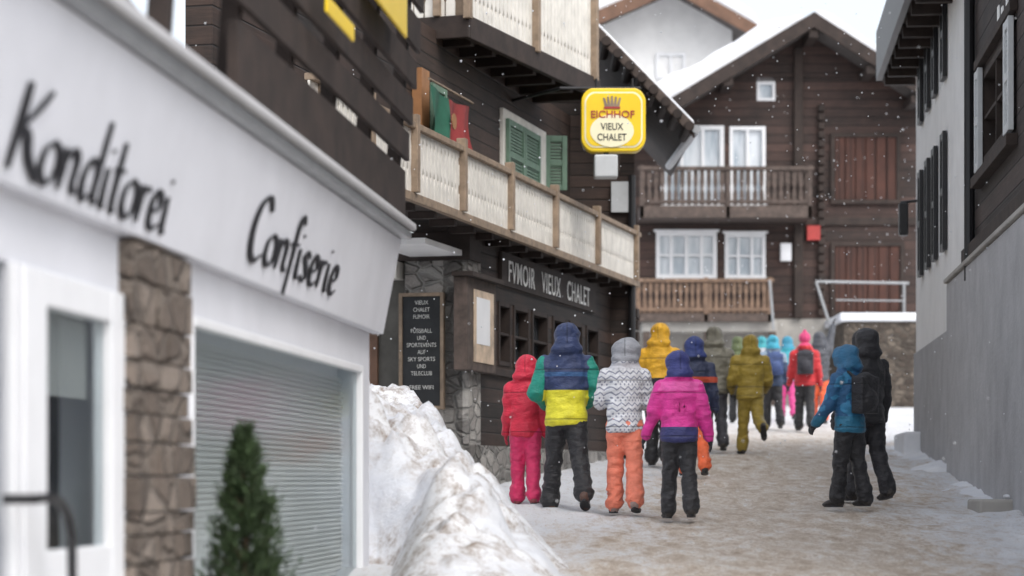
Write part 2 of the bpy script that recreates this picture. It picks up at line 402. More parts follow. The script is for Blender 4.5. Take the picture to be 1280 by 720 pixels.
b('door_glass','clear').box(K,g0,g1,-.02,-.014,1.10,zdoor-.11)
dbl=b('door_blinds','blind'); z=1.62
while z<zdoor-.1:
    dbl.box(K,g0,g1,-.09,-.075,z,z+.011); z+=.022
f.box(K,sL1-.08,sL1,-.05,.02,zb,zdoor)
b('side_glass','clear').box(K,sL0+.3,sL1-.08,-.03,-.024,.3,zdoor)
hd=b('handrail','black')
hp=[K.pt(K.s(px,.12),n_,K.z(px,py,.12)) for px,py,n_ in ((44,624,.02),(46,624,.11),(60,622,.13),(72,628,.13),(81,645,.13),(86,670,.13),(87,760,.13))]
for i in range(6): hd.rod(hp[i],hp[i+1],.016)
d=b('terrace_boards','dkwood',.006); sB=K.s(298,.2)
d.box(K,sB,.14,.15,.20,2.90,3.2)
for i,(z0,h,n0) in enumerate([(3.26,.17,.22),(3.48,.17,.24),(3.70,.17,.26),(3.92,.2,.28),(4.17,.2,.30)]):
    d.box(K,sB-1.2,.17+.02*i,n0-.03,n0,z0,z0+h)
for k in range(6):
    s_=sB-1.0+k*((-sB+1.1)/5); d.hexa([K.pt(s_,.06,2.88),K.pt(s_+.09,.06,2.88),K.pt(s_+.09,.14,2.88),K.pt(s_,.14,2.88),K.pt(s_,.18,4.5),K.pt(s_+.09,.18,4.5),K.pt(s_+.09,.25,4.5),K.pt(s_,.25,4.5)])
b('terrace_floor','dkwood').box(K,sB,.05,-2.2,.14,2.885,2.93)
yb=b('terrace_yellow_sign','yellow',.01); yb.box(K,K.s(470,.36),K.s(507,.36),.35,.37,K.z(490,26,.36),4.6)
yb.box(K,K.s(408,.33),K.s(442,.33),.32,.335,K.z(425,34,.33),K.z(425,12,.33))
pl=b('roof_panel','beige'); pl.slab([K.pt(-7.5,.04,2.9),K.pt(sB-.1,.04,2.9),K.pt(sB-.1,-1.0,4.2),K.pt(-7.5,-1.0,4.2)],(0,0,.04))
b.finish()
def conifer(name,loc,h,r):
    e=empty(name,loc); tr=MB('trunk',M['bark'],e); tr.rod((0,0,0),(0,0,h*.9),.03,.006); 
    tr2=MB('limbs',M['bark'],e)
    V=[];Fc=[]
    for i in range(420):
        t=R()**.8; z=h*(.06+.92*t); rr=r*(1-t)**.8*(.7+.45*R()); a=R()*6.283
        dz=.25*rr+.03; tip=Vector((math.cos(a)*rr,math.sin(a)*rr,z+dz)); base=Vector((0,0,z-.05))
        if i%6==0: tr2.rod(base,base.lerp(tip,.8),.006,.002,5)
        for k in range(22):
            p=base.lerp(tip,.35+.68*R())+Vector((R()-.5,R()-.5,R()-.5))*.05
            d=Vector((math.cos(a)*.5+(R()-.5),math.sin(a)*.5+(R()-.5),.9*R()+.3)).normalized()*(.025+.025*R())
            s=d.cross(Vector((R()-.5,R()-.5,R()-.5))).normalized()*.006
            q=len(V); V+=[p-s,p+s,p+d]; Fc.append((q,q+1,q+2))
    me=bpy.data.meshes.new('foliage'); me.from_pydata([tuple(v) for v in V],[],Fc); link(me,'foliage',e,[M['needle']]); tr.done(); tr2.done()
conifer('conifer_shrub',(-1.06,9.6,.2),1.33,.30)

# ------------------------------------------------------------------ Fumoir restaurant chalet
F=Frame((-.545,26.6),(.2614,1)); b=Bld('restaurant_chalet')
sE=F.s(790); zf=4.06; zs=1.72
wins=[]
zw0,zw1=F.z(622,456),F.z(622,376)
for p0,p1 in ((622,637),(641,660),(664,684),(690,706),(711,727),(732,747)): wins.append((F.s(p0),F.s(p1),zw0,zw1))
w=b('ground_floor_wall','timber'); w.holes(F,.0,sE,-.22,0,zs,zf,wins)
for wi in wins: window(b,F,*wi,-.02,'dkwood','glassd',1,2,.05,.04)
tr=b('sill_rail','dkwood',.005); tr.box(F,0,sE,.003,.045,zw0-.13,zw0-.05)
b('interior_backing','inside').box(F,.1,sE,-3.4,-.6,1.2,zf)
b('stone_base','stone').box(F,-.0,sE-.02,-.3,.07,.6,zs)
lg=b('log_ends','dkwood',.01)
for sx_ in (sE-.2,):
    z=zs+.1
    while z<zf-.2: lg.box(F,sx_,sx_+.14,.0,.12+.02*R(),z,z+.14); z+=.17
E=Frame((-.545,26.6),F.n.xy,1)
pier=(E.s(506),-.0)
b('stone_pier','stone').box(E,pier[0],.07,-.5,.0,.6,3.75)
b('pier_lintel','dkwood').box(E,-3.2,.1,-.4,.06,3.752,zf-.002)
b('entrance_wall','redwood').box(E,-3.2,pier[0]-.003,-.5,-.12,.8,3.75)
dr=b('entrance_door','brownr',.01); dr.box(E,-1.75,-1.0,-.12,-.06,1.2,3.3)
b('entrance_canopy','white').box(E,E.s(478,1.2),E.s(545,1.2),.2,1.6,3.78,3.84)
b('entrance_lamp','cream').box(E,E.s(480),E.s(502),-.1,.2,3.55,3.74)
n1=.34; n0=-.55; sA=-6.0; sZ=F.s(797,n1)
b('balcony_floor','soffit').box(F,sA,sZ,n0,n1-.04,zf+.002,zf+.09)
b('balcony_fascia','tanwood',.006).box(F,sA,sZ+.03,n1-.04,n1+.03,zf-.01,zf+.075)
jo=b('joists','dkwood'); k=sA+.2
while k<sZ: jo.box(F,k,k+.1,.003,n1-.06,zf-.07,zf-.002); k+=.75
zr=4.76
b('balcony_rail','tanwood',.006).box(F,sA,sZ+.04,n1-.05,n1+.05,zr,zr+.06)
ps=b('balcony_posts','tanwood',.006)
for px in (400,460,516,576,636,692,745,793):
    c=F.s(px,n1); ps.box(F,c-.05,c+.05,n1-.035,n1+.065,zf+.08,zr+.14)
sl=b('balcony_boards','cream',.003); k=sA
while k<sZ-.1:
    sl.prism(F,[(k,zf+.08),(k+.112,zf+.08),(k+.112,zf+.24),(k+.090,zf+.30),(k+.112,zf+.36),(k+.112,zr-.16),(k+.094,zr-.1),(k+.112,zr-.05),(k+.112,zr-.002),(k,zr-.002),(k,zr-.05),(k+.018,zr-.1),(k,zr-.16),(k,zf+.36),(k+.022,zf+.30),(k,zf+.24)],n1-.02,n1)
    k+=.13
b('balcony_backing','tanwood').box(F,sA,sZ-.02,n1-.06,n1-.045,zf+.1,zr-.01)
uw=b('upper_wall','timber')
nu=-.55
shut=(F.s(627,nu),F.s(667,nu)); zu0,zu1=F.z(627,236,nu),F.z(627,148,nu)
sc=b('window_surround','cream',.005); sc.box(F,shut[0]-.1,F.s(676,nu)+.1,nu,nu+.05,zu0-.1,zu1+.12)
uw.box(F,sA,sE+.5,nu-.25,nu,zf+.09,6.45)
g=b('green_shutters','green',.006)
def shutter(mb,Fr,a0,a1,z0,z1,n,t=.05):
    mb.box(Fr,a0,a0+.07,n,n+t,z0,z1); mb.box(Fr,a1-.07,a1,n,n+t,z0,z1)
    for zz in (z0,(z0+z1)/2-.04,z1-.08): mb.box(Fr,a0+.07,a1-.07,n,n+t-.004,zz,zz+.08)
    z=z0+.09
    while z<z1-.09:
        mb.box(Fr,a0+.07,a1-.07,n+.004,n+t-.02,z,z+.032); z+=.042
mid=(shut[0]+shut[1])/2
shutter(g,F,shut[0],mid-.01,zu0,zu1,nu+.052); shutter(g,F,mid+.01,shut[1],zu0,zu1,nu+.052)
p2=F.pt(F.s(679,nu),nu+.02,0); SF=Frame(p2.xy,(F.n.xy*.9+F.u.xy*.45),1)
shutter(g,SF,0,(SF.s(708)-0),SF.z(690,238),SF.z(690,170),0,.05)
shutter(g,F,F.s(532,nu),F.s(549,nu),F.z(532,170,nu),F.z(532,103,nu),nu+.05)
b('orange_post','orange').box(F,F.s(514,nu),F.s(524,nu),nu+.01,nu+.12,zf+.1,F.z(520,88,nu))
U=Frame((-.546,27.5),(.372,1)); L2=4.65; z0=6.61
b('upper_balcony_floor','soffit').box(U,0,L2,-1.6,0,z0-.16,z0-.04)
b('upper_balcony_edge','dkwood',.01).box(U,0,L2+.05,.003,.08,z0-.26,z0)
UE=Frame((-.546,27.5),U.n.xy,1)
b('upper_balcony_edge','dkwood').box(UE,-3.2,.08,.003,.07,z0-.26,z0)
jj=b('upper_joists','dkwood'); k=.2
while k<L2: jj.box(U,k,k+.12,-1.5,-.0,z0-.3,z0-.165); k+=.7
bb=b('upper_boards','cream',.003); k=0.03
def ub(Fr,k): bb.prism(Fr,[(k,z0+.003),(k+.112,z0+.003),(k+.112,z0+.16),(k+.09,z0+.22),(k+.112,z0+.28),(k+.112,z0+1),(k,z0+1),(k,z0+.28),(k+.022,z0+.22),(k,z0+.16)],.01,.035)
while k<L2-.1: ub(U,k); k+=.13
k=-3.2
while k<-.1: ub(UE,k); k+=.13
b('upper_backing','tanwood').box(U,.02,L2,-.03,-.01,z0,z0+1); b('upper_backing','tanwood').box(UE,-3.2,-.02,-.03,-.01,z0,z0+1)
pp=b('upper_posts','tanwood',.006)
for px in (582,668,741):
    c=U.s(px,.05); pp.box(U,c-.05,c+.05,.036,.12,z0-.05,z0+1.2)
c=UE.s(547,.05); pp.box(UE,c-.04,c+.04,.036,.11,z0,z0+1.1)
b('upper_mass','timber').box(U,0,L2+1.5,-3.5,-1.25,z0-.05,9)
G=Frame((1.30,34.0),(1,0)); 
b('wing_wall','timber').box(G,-1.2,G.s(793),-3,0,1.5,G.z(793,110))
rk=b('wing_rake','dkwood',.01)
pa=(G.s(735,.8),G.z(735,22,.8)); pb=(G.s(868,.8),G.z(868,158,.8))
def slope(mb,o0,o1,n_0,n_1): mb.prism(G,[(pa[0],pa[1]+o0),(pb[0],pb[1]+o0),(pb[0],pb[1]+o1),(pa[0],pa[1]+o1)],n_0,n_1)
slope(rk,-.10,.0,-4,.8); slope(b('wing_barge','balgrey',.01),-.17,.02,.803,.86)
slope(b('wing_snow','snow',.03),.021,.09,-4,.74)
for k in range(9):
    t=(k+.5)/9; xx=pa[0]+(pb[0]-pa[0])*t; zz=pa[1]+(pb[1]-pa[1])*t
    rk.rod(G.pt(xx,.98,zz-.1),G.pt(xx,-.2,zz-.1),.07)
b('gutter_pipe','grey').rod(G.pt(pb[0]+.02,.9,pb[1]-.05),G.pt(pb[0]-.1,-3,pb[1]-.05),.06)
b('downpipe','black').rod(G.pt(G.s(790,.1),.1,1.6),G.pt(G.s(790,.1),.1,5.6),.05)
b('wing_shutters','balgrey',.01).box(G,G.s(750,.05),G.s(775,.05),0,.06,G.z(760,215),G.z(760,160)) 
b('wing_window','lite').box(G,G.s(764,.05),G.s(789,.05),.061,.09,G.z(770,266),G.z(770,228))
vb=b('bracket_beams','dkwood',.01)
for t in (0.1,.5,.9):
    xx=G.s(745+45*t,.1); vb.rod(G.pt(xx,.02,G.z(745,190)),G.pt(xx+.25,.9,G.z(745,130)),.05)
vb.box(G,G.s(735),G.s(800),.05,.6,G.z(760,140),G.z(760,128))
dc=b('display_case','balgrey',.01); a0,a1=F.s(584,.16),F.s(620,.16); z0_,z1_=F.z(584,462,.16),F.z(584,345,.16)
dc.box(F,a0,a1,.004,.16,z0_,z1_); b('display_case_roof','dkwood').box(F,a0-.06,a1+.06,.0,.24,z1_+.002,z1_+.05)
b('display_poster','poster').box(F,a0+.25,a1-.12,.162,.168,z0_+.1,z1_-.12)
b('display_paper','whitep').box(F,a0+.35,a1-.3,.169,.172,z0_+.3,z1_-.2)
b('name_board','dkwood').box(F,F.s(628,.05),F.s(745,.05),.003,.046,F.z(636,358,.05),zf-.075)
zt0=F.z(636,352,.05)
text('lettering_fumoir','FVMOIR   VIEUX   CHALET',F,F.s(636,.05),F.s(737,.05),.052,zt0,.25,'wlet',b.e,.002,.004,1.12)
b.finish()
def flag():
    e=empty('flag'); 
    n=nu+.25; a0,a1=F.s(538,n),F.s(588,n); zt_,zb_=F.z(536,104,n),F.z(588,190,n)
    for nm,mat,f0,f1 in (('green_field','gflag',0,.42),('red_field','rflag',.42,1)):
        V=[];Fc=[]; 
        for j in range(21):
            for i in range(21):
                t=f0+(f1-f0)*i/20; a=a0+(a1-a0)*t; z=zt_+(zb_-zt_)*j/20 - .06*math.sin(t*3.1)*(1)
                V.append(tuple(F.pt(a,n+.05*math.sin(t*17+j*.12)*(.3+j/20),z)))
        for j in range(20):
            for i in range(20): q=j*21+i; Fc.append((q,q+1,q+22,q+21))
        me=bpy.data.meshes.new(nm); me.from_pydata(V,[],Fc); me.polygons.foreach_set('use_smooth',[True]*400); link(me,nm,e,[M[mat]])
    em=MB('emblem',M['orange'],e); c=a0+(a1-a0)*.42; zc=(zt_+zb_)/2-.05; em.prism(F,[(c+.09*math.cos(t/14*6.283),zc+.09*math.sin(t/14*6.283)) for t in range(14)],n+.07,n+.08); em.done()
    p=MB('pole',M['tanwood'],e); p.rod(F.pt(a0-.05,n,zt_+.05),F.pt(a1+.1,n,zt_+.05),.015); p.done()
flag()
b=Bld('chalkboard_menu'); n=.06
a0,a1=E.s(499,n),E.s(555,n); z0,z1=E.z(527,512,n),E.z(527,366,n)
b('slate','board').box(E,a0+.04,a1-.04,n-.04,n,z0+.04,z1-.04)
f=b('frame','tanwood',.004)
for q in ((a0,a0+.04,z0,z1),(a1-.04,a1,z0,z1),(a0+.04,a1-.04,z0,z0+.04),(a0+.04,a1-.04,z1-.04,z1)): f.box(E,q[0],q[1],n-.05,n+.02,q[2],q[3])
lines=['VIEUX','CHALET','FUMOIR','','FUSSBALL','UND','SPORTEVENTS','AUF','SKY SPORTS','UND','TELECLUB','','FREE WIFI']
c=(a0+a1)/2
for i,t in enumerate(lines):
    if not t: continue
    wd=.03*len(t)+.01*R(); wd=min(wd,.34); text('chalk_line',t,E,c-wd/2,c+wd/2,n+.003,z1-.13-i*.078,.045,'chalk',b.e,.001,.0)
b.finish()
S=Frame((0,30.0),(1,0)); b=Bld('hanging_pub_sign')
def rr(px0,px1,py0,py1,r,bul=0,n=8):
    x0,x1=S.s(px0),S.s(px1); za,zb=S.z(700,py1),S.z(700,py0); P=[]
    for cx,cz,a in ((x1-r,zb-r,0),(x0+r,zb-r,90),(x0+r,za+r,180),(x1-r,za+r,270)):
        for i in range(n+1):
            t=math.radians(a+90*i/n); P.append((cx+r*math.cos(t),cz+r*math.sin(t)))
    xc,zc=(x0+x1)/2,(za+zb)/2
    return [(x,z+(bul*(1-((x-xc)/((x1-x0)/2))**2))*(1 if z>zc else -1)) for x,z in P]
b('cabinet','yellow',.015).prism(S,rr(726,806,117,189,.13,.06),0,.22)
b('rim','ctr').prism(S,rr(730,802,121,185,.11,.05),.221,.228)
b('face','yellow').prism(S,rr(732,800,123,183,.10,.05),.2285,.236)
b('medallion','ctr').prism(S,[((S.s(764)+.27*math.cos(t/24*6.283)),S.z(764,167)+.2*math.sin(t/24*6.283)) for t in range(24)],.2365,.242)
text('lettering_top','EICHHOF',S,S.s(738),S.s(792),.243,S.z(760,151),.09,'redp',b.e,.004,.01)
text('lettering_mid','VIEUX',S,S.s(750),S.s(778),.244,S.z(760,166),.085,'ink',b.e,.004,.006)
text('lettering_low','CHALET',S,S.s(746),S.s(782),.244,S.z(760,179),.085,'ink',b.e,.004,.006)
cw=b('crest','tanwood'); cc=(S.s(764),S.z(764,131))
for i in (-2,-1,0,1,2): cw.prism(S,[(cc[0]+i*.035-.02,cc[1]-.06),(cc[0]+i*.035+.02,cc[1]-.06),(cc[0]+i*.05+.012,cc[1]+.07-abs(i)*.01),(cc[0]+i*.05-.012,cc[1]+.07-abs(i)*.01)],.237,.246)
b('crest_band','redp').box(S,cc[0]-.1,cc[0]+.1,.237,.249,cc[1]-.085,cc[1]-.06)
br=b('bracket','black'); br.rod(S.pt(S.s(700),.1,S.z(700,112)),S.pt(S.s(800),.1,S.z(700,112)),.022); br.rod(S.pt(S.s(745),.1,S.z(700,118)),S.pt(S.s(745),.1,S.z(700,100)),.015); br.rod(S.pt(S.s(790),.1,S.z(700,118)),S.pt(S.s(790),.1,S.z(700,100)),.015)
br.rod(S.pt(S.s(700),.1,S.z(700,112)),S.pt(-.2,-1.2,S.z(700,112)),.022)
b('lamp_box','lite',.02).box(S,S.s(742),S.s(771),.05,.3,S.z(700,225),S.z(700,197)); b('lamp_stem','black').box(S,S.s(754),S.s(760),.1,.14,S.z(700,197),S.z(700,189))
b.finish()

# ------------------------------------------------------------------ back chalet
C=Frame((0,60),(1,0)); b=Bld('timber_chalet')
X=C.s; Z=lambda py,n=0: C.z(640,py,n)
H=[(X(826),X(905),Z(257),Z(157)),(X(912),X(957),Z(257),Z(158)),(X(946),X(969),Z(126),Z(102)),(X(820),X(896),Z(348),Z(290)),(X(906),X(957),Z(348),Z(292))]
w=b('walls','timberC'); w.holes(C,X(785),X(1146),-.3,0,Z(398),Z(150),H[:2]+H[3:])
ap=(X(1010),Z(30)); le=(X(775),Z(172)); re=(X(1160),Z(128))
H2=H[2]
w.prism(C,[(X(785),Z(150)+.003),(H2[0],Z(150)+.003),(H2[0],Z(96)),(X(905),Z(96))],-.3,0)
w.prism(C,[(H2[1],Z(150)+.003),(X(1146),Z(150)+.003),(X(1146),Z(120)),(X(1110),Z(98)),(H2[1],Z(98))],-.3,0)
w.prism(C,[(H2[0],Z(150)+.003),(H2[1],Z(150)+.003),(H2[1],H2[2]),(H2[0],H2[2])],-.3,0)
w.prism(C,[(X(905),Z(96)+.001),(X(1110),Z(98)+.001),(ap[0],Z(34))],-.3,0)
b('roof','rooft').prism(C,[(le[0],le[1]),(ap[0],ap[1]),(re[0],re[1]),(re[0],re[1]-.22),(ap[0],ap[1]-.24),(le[0],le[1]-.22)],-9,1.2)
b('barge_boards','dkwood',.02).prism(C,[(le[0]-.05,le[1]+.05),(ap[0],ap[1]+.06),(re[0]+.05,re[1]+.05),(re[0],re[1]-.3),(ap[0],ap[1]-.32),(le[0],le[1]-.3)],1.203,1.28)
def lumpy(a,c,t0,t1,n=14,seed=0):
    up=[];lo=[]
    for i in range(n+1):
        t=i/n; x=a[0]+(c[0]-a[0])*t; z=a[1]+(c[1]-a[1])*t
        th=(t0+(t1-t0)*t)*(1+.28*noise.noise(Vector((t*6,seed,0))))*min(1,.35+4*min(t,1-t)); up.append((x,z+.02+th)); lo.append((x,z+.02))
    return lo+up[::-1]
b('roof_snow_l','snow',.06).prism(C,lumpy(le,(ap[0]-.25,ap[1]-.15),.66,.46,16,2),-9,1.12)
b('roof_snow_r','snow',.05).prism(C,lumpy((ap[0]+.05,ap[1]),re,.30,.16,14,5),-9,1.1)
pf=b('purlin_ends','dkwood',.02)
for px,py in ((800,168),(905,107),(1010,48),(1080,92),(1135,128)): pf.box(C,X(px)-.12,X(px)+.12,0,1.2,Z(py)-.2,Z(py))
pf.box(C,X(992),X(1003),.0,.14,Z(398),Z(60))
pf.box(C,X(785),X(1146),.0,.08,Z(282),Z(272))
le_=b('corner_logs','dkwood',.02); zz=Z(395)
while zz<Z(130):
    le_.box(C,X(1022),X(1030),.0,.16,zz,zz+.17); zz+=.22
window(b,C,*H[0],-.02,cols=3,rows=1,fw=.1); window(b,C,*H[1],-.02,cols=2,fw=.09); window(b,C,*H2,-.02,cols=1,fw=.07)
window(b,C,*H[3],-.02,cols=4,rows=2,fw=.1); window(b,C,*H[4],-.02,cols=3,rows=2,fw=.09)
cu=b('window_lintels','whitep',.01)
for h in (H[3],H[4]): cu.box(C,h[0]-.06,h[1]+.06,.0,.05,h[3],h[3]+.06)
sr=b('closed_shutters','redwood',.01)
for (p0,p1,q0,q1) in ((1043,1120,250,172),(1043,1125,390,308)):
    n_=6
    for i in range(n_): a=X(p0)+(X(p1)-X(p0))*i/n_; sr.box(C,a+.01,a+(X(p1)-X(p0))/n_-.01,.02,.07,Z(q0),Z(q1))
    fr_=b('shutter_frames','dkwood'); fr_.box(C,X(p0)-.1,X(p1)+.1,.0,.1,Z(q1),Z(q1)+.1); fr_.box(C,X(p0)-.1,X(p1)+.1,.0,.12,Z(q0)-.1,Z(q0))
    fr_.box(C,X(p0)-.1,X(p0),.0,.1,Z(q0),Z(q1)); fr_.box(C,X(p1),X(p1)+.1,.0,.1,Z(q0),Z(q1))
def chal_balc(p0,p1,yt,yb,ys,mat,nn=1.3,pick=.16):
    a0,a1=C.s(p0,nn),C.s(p1,nn); zt_,zb_,zs_=C.z(640,yt,nn),C.z(640,yb,nn),C.z(640,ys,nn)
    b('balcony_slab_'+mat,'balgrey',.01).box(C,a0,a1,.0,nn,zs_,zb_)
    r=b('balcony_rail_'+mat,mat,.01); r.box(C,a0-.05,a1+.05,nn-.1,nn+.03,zt_-.09,zt_); r.box(C,a0,a1,nn-.08,nn-.01,zb_+.06,zb_+.14)
    q=b('balusters_'+mat,mat); k=a0+.02
    while k<a1-.08:
        w_=pick*.66; q.prism(C,[(k,zb_+.02),(k+w_,zb_+.02),(k+w_,zb_+.3),(k+w_*.72,zb_+.42),(k+w_,zb_+.55),(k+w_,zt_-.09),(k,zt_-.09),(k,zb_+.55),(k+w_*.28,zb_+.42),(k,zb_+.3)],nn-.06,nn-.03); k+=pick
    for k in (a0,(a0+a1)/2,a1-.1): r.box(C,k,k+.1,nn-.11,nn-.0,zs_,zt_+.03)
    k=0
    while k<=1: 
        q.box(C,a1-.05,a1-.02,.1+k*(nn-.2),.16+k*(nn-.2),zb_,zt_-.09); k+=.14
    r.box(C,a1-.06,a1,.0,nn-.12,zt_-.09,zt_)
chal_balc(800,1015,208,257,272,'balgrey'); chal_balc(795,965,348,392,402,'balwood',1.3,.145)
b('light_box','whitep').box(C,X(975),X(988),.0,.2,Z(327),Z(305)); b('red_box','redp').box(C,X(1008),X(1024),.0,.2,Z(301),Z(283))
b('base_wall','conc').box(C,X(780),X(1146),-.4,-.02,1.5,Z(398)-.002)
b('base_door','brownr').box(C,X(855),X(905),-.02,.04,3.2,Z(430)); b('base_window','glassd').box(C,X(930),X(975),-.02,.03,Z(470),Z(435))
b('base_ledge','conc',.02).box(C,X(800),X(965),-.02,1.1,Z(418),Z(405))
pst=b('props','balgrey')
for px in (805,880,960): pst.box(C,X(px)-.08,X(px)+.08,.95,1.1,3,Z(418))
b('ledge_snow','snow',.05).box(C,X(1030),X(1150),.0,2.9,Z(402,2.8),Z(391,2.8))
b('landing_wall','dstone').box(C,X(1036),X(1148),.0,2.8,2.5,Z(402,2.8)-.002)
rl=b('landing_railing','grey')
A=lambda px,py: C.pt(C.s(px,2.7),2.7,C.z(640,py,2.7))
rl.rod(A(1020,352),A(1136,354),.035); rl.rod(A(1020,352),A(1036,402),.035); rl.rod(A(1130,354),A(1130,400),.035); rl.rod(A(1045,375),A(1130,376),.02)
rl.rod(A(962,350),A(967,412),.035)
b.finish()
Q=Frame((0,76),(1,0)); b=Bld('white_plaster_house')
qx=Q.s; qz=lambda py: Q.z(640,py)
b('walls','white').prism(Q,[(qx(700),3),(qx(915),3),(qx(915),qz(38)),(qx(838),qz(-8)),(qx(700),qz(50))],-8,0)
b('roof','rooft').prism(Q,[(qx(690),qz(52)),(qx(838),qz(-14)),(qx(950),qz(50)),(qx(950),qz(56)),(qx(838),qz(-6)),(qx(690),qz(60))],-9,1.4)
b('rake','brownr',.02).prism(Q,[(qx(690),qz(48)),(qx(838),qz(-16)),(qx(948),qz(46)),(qx(942),qz(60)),(qx(838),qz(2)),(qx(690),qz(66))],1.403,1.5)
b('roof_snow','snow',.1).prism(Q,[(qx(690),qz(50)),(qx(838),qz(-16)),(qx(948),qz(46)),(qx(935),qz(22)),(qx(838),qz(-36)),(qx(690),qz(36))],-9,1.3)
window(b,Q,qx(820),qx(857),qz(98),qz(66),.03,cols=2,fw=.1,proud=.08)
b.finish()
b=Bld('distant_house'); D=Frame((0,95),(1,0)); b('walls','timberC').box(D,D.s(560),D.s(720),-8,0,3,D.z(640,150)); b('roof_snow','snow',.2).prism(D,[(D.s(540),D.z(640,150)),(D.s(740),D.z(640,150)),(D.s(640),D.z(640,70))],-9,.6); b.finish()

# ------------------------------------------------------------------ right side
RF=Frame((4.24,20),(.0927,1),-1)
b=Bld('white_house'); s0=RF.s(1213); s1=RF.s(1145)
ws=[(27.7-20,28.5-20),(30.0-20,30.7-20)]
zz0,zz1=3.95,5.25
w=b('walls','white'); Hh=[(a,c,zz0,zz1) for a,c in ws]+[(a,c,5.9,6.9) for a,c in ws]
w.holes(RF,s0,s1,-.3,0,3.0,7.6,Hh); w.box(RF,s1-.3,s1,-5,-.302,1,7.6)
for q in Hh: window(b,RF,*q,-.06,cols=2,rows=2,fw=.07,proud=.0)
sh=b('shutters','black',.004)
for a,c in ws:
    for e0,e1 in ((a-.42,a-.02),(c+.02,c+.42)):
        shutter(sh,RF,e0,e1,zz0-.02,zz1+.02,.01,.05)
        shutter(sh,RF,e0,e1,5.88,6.92,.01,.05)
b('plinth','stucco').box(RF,s0+.1,s1+.01,-.3,.03,1.0,2.998)
b('eave','dkwood',.02).box(RF,s0-6,s1+.4,-1,.42,6.75,6.9); b('eave_fascia','black').box(RF,s0-6,s1+.42,.423,.5,6.7,7.35)
b('roof','rooft').box(RF,s0-6,s1+.4,-6,.42,6.903,7.3)
rf=b('rafter_ends','dkwood')
k=s0-5
while k<s1+.3: rf.box(RF,k,k+.12,0,.40,6.6,6.748); k+=.7
b('downpipe','black').rod(RF.pt(RF.s(1213,.08)+.1,.08,3.3),RF.pt(RF.s(1213,.08)+.1,.08,8),.055)
b('lamp_arm','black').rod(RF.pt(s1-.3,0,5.0),RF.pt(s1-.1,.2,5.0),.02); b('wall_lantern','black',.02).box(RF,s1-.3,s1-.1,.12,.24,4.55,4.98)
b('step','snow',.04).box(RF,s1-1.2,s1+.6,.0,.25,1.5,1.95)
b.finish()
b=Bld('timber_house'); 
sh0,sh1=RF.s(1272,0),RF.s(1230,0); zA,zB=RF.z(1232,214),RF.z(1232,88)
w=b('walls','timberR'); w.holes(RF,-9,s0-.003,-.3,.02,3.3,8.5,[(sh0+.25,sh1-.25,zA+.05,zB-.05)])
window(b,RF,sh0+.25,sh1-.25,zA+.05,zB-.05,.0,'dkwood','glassd',2,2,.06,.04)
g=b('shutters','lite',.005); shutter(g,RF,sh0-.12,sh0+.28,zA,zB,.045); shutter(g,RF,sh1-.33,sh1+.02,zA,zB,.045)
fr_=b('window_trim','dkwood',.005); fr_.box(RF,sh0-.2,sh1+.1,.02,.09,zB+.03,zB+.12); fr_.box(RF,sh0-.2,sh1+.1,.02,.12,zA-.14,zA-.04)
b('sill_beam','dkwood',.01).box(RF,-9,s0-.05,.021,.10,3.48,3.66)
RT=Frame(RF.pt(0,0,0).xy,(-.0927,-1),-1); RT.n=RF.n.copy()
text('lettering_house','Juhus',RT,RT.s(1250),RT.s(1300),.04,RF.z(1255,42),.26,'wlet',b.e,.006,.0)
b.finish()
b=Bld('retaining_wall'); s2=RF.s(1183,.12)
b('wall','stucco',.02).box(RF,-9,s2,-.25,.12,-.5,3.44); b('coping','conc',.01).box(RF,-9,s2+.02,-.25,.15,3.443,3.49); b.finish()
b=Bld('kerb_stone'); kf=Frame((4.02,20.0),(1,.05)); b('slab','conc',.02).box(kf,-.20,.9,-.25,.2,.95,1.17); b('slab_snow','snow',.03).box(kf,0.1,.9,-.25,.15,1.172,1.21); b.finish()

